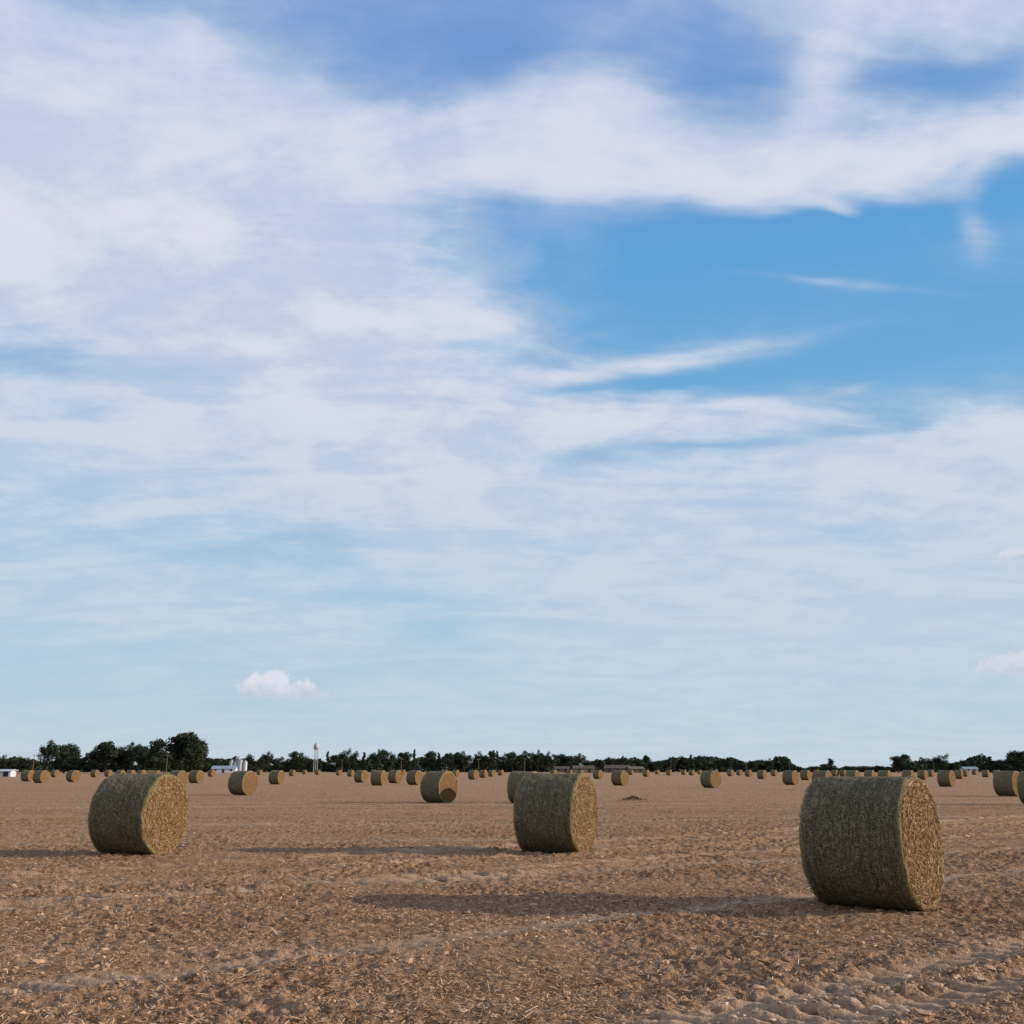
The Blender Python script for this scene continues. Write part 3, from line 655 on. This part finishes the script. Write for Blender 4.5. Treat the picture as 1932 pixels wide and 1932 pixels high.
def gable(px, dist, w, d, hwall, hroof, mw, mr, name, label, cat, rot=0.0):
    p = at_dist(px, dist); e = top_empty(name, (p[0], p[1], 0), rot, label=label, category=cat)
    v, q = boxm(-w/2, w/2, -d/2, d/2, -0.2, hwall)
    gv = np.array([[-w/2, -d/2, hwall], [-w/2, d/2, hwall], [-w/2, 0, hwall+hroof], [w/2, -d/2, hwall], [w/2, d/2, hwall], [w/2, 0, hwall+hroof]])
    me_ = make_mesh("wall", np.vstack([v, gv]), [q, np.array([[8, 9, 10], [12, 11, 13]])], [mw]); add_obj("wall", me_, parent=e)
    o_ = 0.4; t_ = 0.15; k_ = hroof/(d/2)
    rv = np.array([[s*(w/2+o_), y_, z_] for s in (-1, 1) for y_, z_ in ((-d/2-o_, hwall-o_*k_+0.02), (0, hwall+hroof+0.02), (d/2+o_, hwall-o_*k_+0.02), (d/2+o_, hwall-o_*k_+t_), (0, hwall+hroof+t_+0.02), (-d/2-o_, hwall-o_*k_+t_))])
    rq = np.array([[0, 1, 7, 6], [1, 2, 8, 7], [2, 3, 9, 8], [3, 4, 10, 9], [4, 5, 11, 10], [5, 0, 6, 11], [0, 5, 4, 1], [1, 4, 3, 2], [6, 7, 10, 11], [7, 8, 9, 10]])
    add_obj("roof", make_mesh("roof", rv, rq, [mr]), parent=e)
    nwin = max(2, int(w/4))
    for i in range(nwin):
        xc = -w/2+w*(i+0.5)/nwin
        if i == nwin//2: add_obj("door", make_mesh("door", *boxm(xc-0.6, xc+0.6, -d/2-0.06, -d/2+0.05, 0, min(2.1, hwall-0.1)), [m_dark]), parent=e)
        else: add_obj("window", make_mesh("window", *boxm(xc-0.6, xc+0.6, -d/2-0.05, -d/2+0.05, min(1.0, hwall*0.4), min(2.2, hwall-0.3)), [m_dark]), parent=e)
    return e
gable(1100, 560, 11, 8, 2.2, 1.3, m_tan, m_roofb, "house", "low tan farmhouse with brown gable roof before trees", "house", 0.1)
gable(1165, 575, 13, 9, 2.3, 1.6, m_tan, m_roofb, "house", "long tan farmhouse with brown roof before trees", "house", -0.1)
gable(1198, 560, 8, 7, 2.0, 1.1, m_roofb, m_tan, "shed", "small brown shed with pale roof before trees", "shed", 0.2)
gable(424, 560, 12, 9, 2.0, 1.4, m_white, m_roofg, "farm_building", "white farm building with grey-blue metal roof near silos", "building", 0.1)
gable(8, 250, 4.5, 2.8, 1.25, 0.25, m_white, m_white, "shed", "low white shed at the field edge", "shed", 0.0)
gable(1828, 560, 7, 6, 2.0, 1.0, m_white, m_roofg, "shed", "small white shed with metal roof at the field edge", "shed", 0.0)
gable(1625, 900, 26, 9, 2.8, 1.6, m_white, m_roofg, "farm_building", "long low white farm building on the horizon", "building", 0.0)
gable(1060, 580, 8, 7, 2.1, 1.1, m_tan, m_roofb, "house", "small low house with brown roof before trees", "house", 0.0)
for x_, hh, rr in [(436, 6.0, 1.1), (444, 5.4, 1.1), (453, 6.4, 1.3), (462, 5.8, 1.1)]:
    p = at_dist(x_, 590); e = top_empty("grain_silo", (p[0], p[1], 0), label="white cylindrical grain silo with conical roof", category="silo", group="grain silos beside the farm")
    add_obj("silo_body", make_mesh("silo_body", *lathe([(rr, -0.2)]+[(rr+0.04*(i % 2), 0.3+i*(hh-0.6)/12) for i in range(13)]+[(rr, hh)]), [m_white], smooth=True), parent=e)
    add_obj("silo_roof", make_mesh("silo_roof", *lathe([(rr+0.12, hh-0.05), (0.3, hh+0.8), (0.3, hh+1.0), (0.01, hh+1.05)]), [m_grey], smooth=True), parent=e)
p = at_dist(448, 602); e = top_empty("grain_elevator", (p[0], p[1], 0), label="pale grain elevator tower rising behind the silos", category="elevator")
add_obj("tower", make_mesh("tower", *join([boxm(-0.7, 0.7, -0.7, 0.7, -0.2, 7.4), boxm(-3.5, -0.702, -0.3, 0.3, 6.7, 7.1), boxm(0.702, 3.5, -0.3, 0.3, 6.7, 7.1)]), [m_grey]), parent=e)
add_obj("head_house", make_mesh("head_house", *boxm(-1.0, 1.0, -0.9, 0.9, 7.402, 8.5), [m_white]), parent=e)
D = 1150; s_ = D/F; H = (HOR-1404)*s_+CAMH; D2 = 575; p = at_dist(595, D2)
e = top_empty("water_tower", (p[0], p[1], 0), label="white elevated water tower on slender legs above trees", category="water tower")
e.scale = (D2/D,)*3
H += CAMH*(D/D2-1)
tr_ = 2.8; tz = H-6.0
add_obj("tank", make_mesh("tank", *lathe([(0.01, tz-1.6), (1.4, tz-1.4), (2.4, tz-0.6), (tr_, tz+0.6), (tr_, tz+3.5), (2.2, tz+4.8), (1.2, tz+5.6), (0.25, tz+5.9), (0.2, tz+6.0), (0.01, tz+6.0)], 32), [m_pale], smooth=True), parent=e)
add_obj("balcony", make_mesh("balcony", *join([lathe([(tr_+0.02, tz+0.5), (tr_+0.8, tz+0.5), (tr_+0.8, tz+0.7), (tr_+0.02, tz+0.7)], 32), lathe([(tr_+0.75, tz+1.5), (tr_+0.8, tz+1.6), (tr_+0.7, tz+1.6)], 32)]), [m_grey]), parent=e)
add_obj("riser_pipe", make_mesh("riser_pipe", *lathe([(0.3, -0.4), (0.26, tz-1.4)], 14), [m_grey], smooth=True), parent=e)
legs = []
for i in range(4):
    a = math.pi/4+i*math.pi/2; p0 = (2.9*math.cos(a), 2.9*math.sin(a), -0.4); p1 = (2.3*math.cos(a), 2.3*math.sin(a), tz+0.9)
    legs.append((p0, p1)); add_obj("leg", make_mesh("leg", *cyl_between(p0, p1, 0.19, 0.15, 8), [m_grey], smooth=True), parent=e)
br = []
for i in range(4):
    a, b_ = legs[i], legs[(i+1) % 4]
    for t0, t1 in ((0.02, .33), (.33, .66), (.66, .95)):
        f = lambda L_, t: tuple(np.array(L_[0])*(1-t)+np.array(L_[1])*t)
        br += [cyl_between(f(a, t0), f(b_, t1), 0.04, 0.04, 4), cyl_between(f(b_, t0), f(a, t1), 0.04, 0.04, 4), cyl_between(f(a, t1), f(b_, t1), 0.06, 0.06, 4)]
add_obj("cross_bracing", make_mesh("cross_bracing", *join(br), [m_grey]), parent=e)
vb, qb = cyl_between((0, 0, -0.3), (0, 0, 10), 0.17, 0.11, 8)
pole_me = make_mesh("pole", vb, qb, [m_wood], smooth=True)
arm_me = make_mesh("crossarm", *join([boxm(-1.2, 1.2, -0.25, -0.13, 9.1, 9.24)]+[cyl_between((x_, -0.19, 9.24), (x_, -0.19, 9.45), 0.05, 0.03, 6) for x_ in (-1.1, -0.4, 0.4, 1.1)]), [m_wood])
for x_, tp in [(62, 1424), (314, 1424), (757, 1431), (903, 1432), (990, 1431), (1266, 1435), (1408, 1436), (1490, 1438), (1140, 1436), (645, 1433), (1762, 1436), (1655, 1439)]:
    D = 10*F/(HOR-tp)*0.83; D = min(D, 590) if x_ > 400 else 420
    sc_ = ((HOR-tp)*D/F+CAMH)/10
    p = at_dist(x_, D); e = add_obj("utility_pole", pole_me, (p[0], p[1], 0), 0.3, sc_, label="wooden utility pole with crossarm at the field edge", category="utility pole", group="utility poles along the road")
    add_obj("crossarm", arm_me, parent=e)
print("DONE", len(bpy.data.objects))
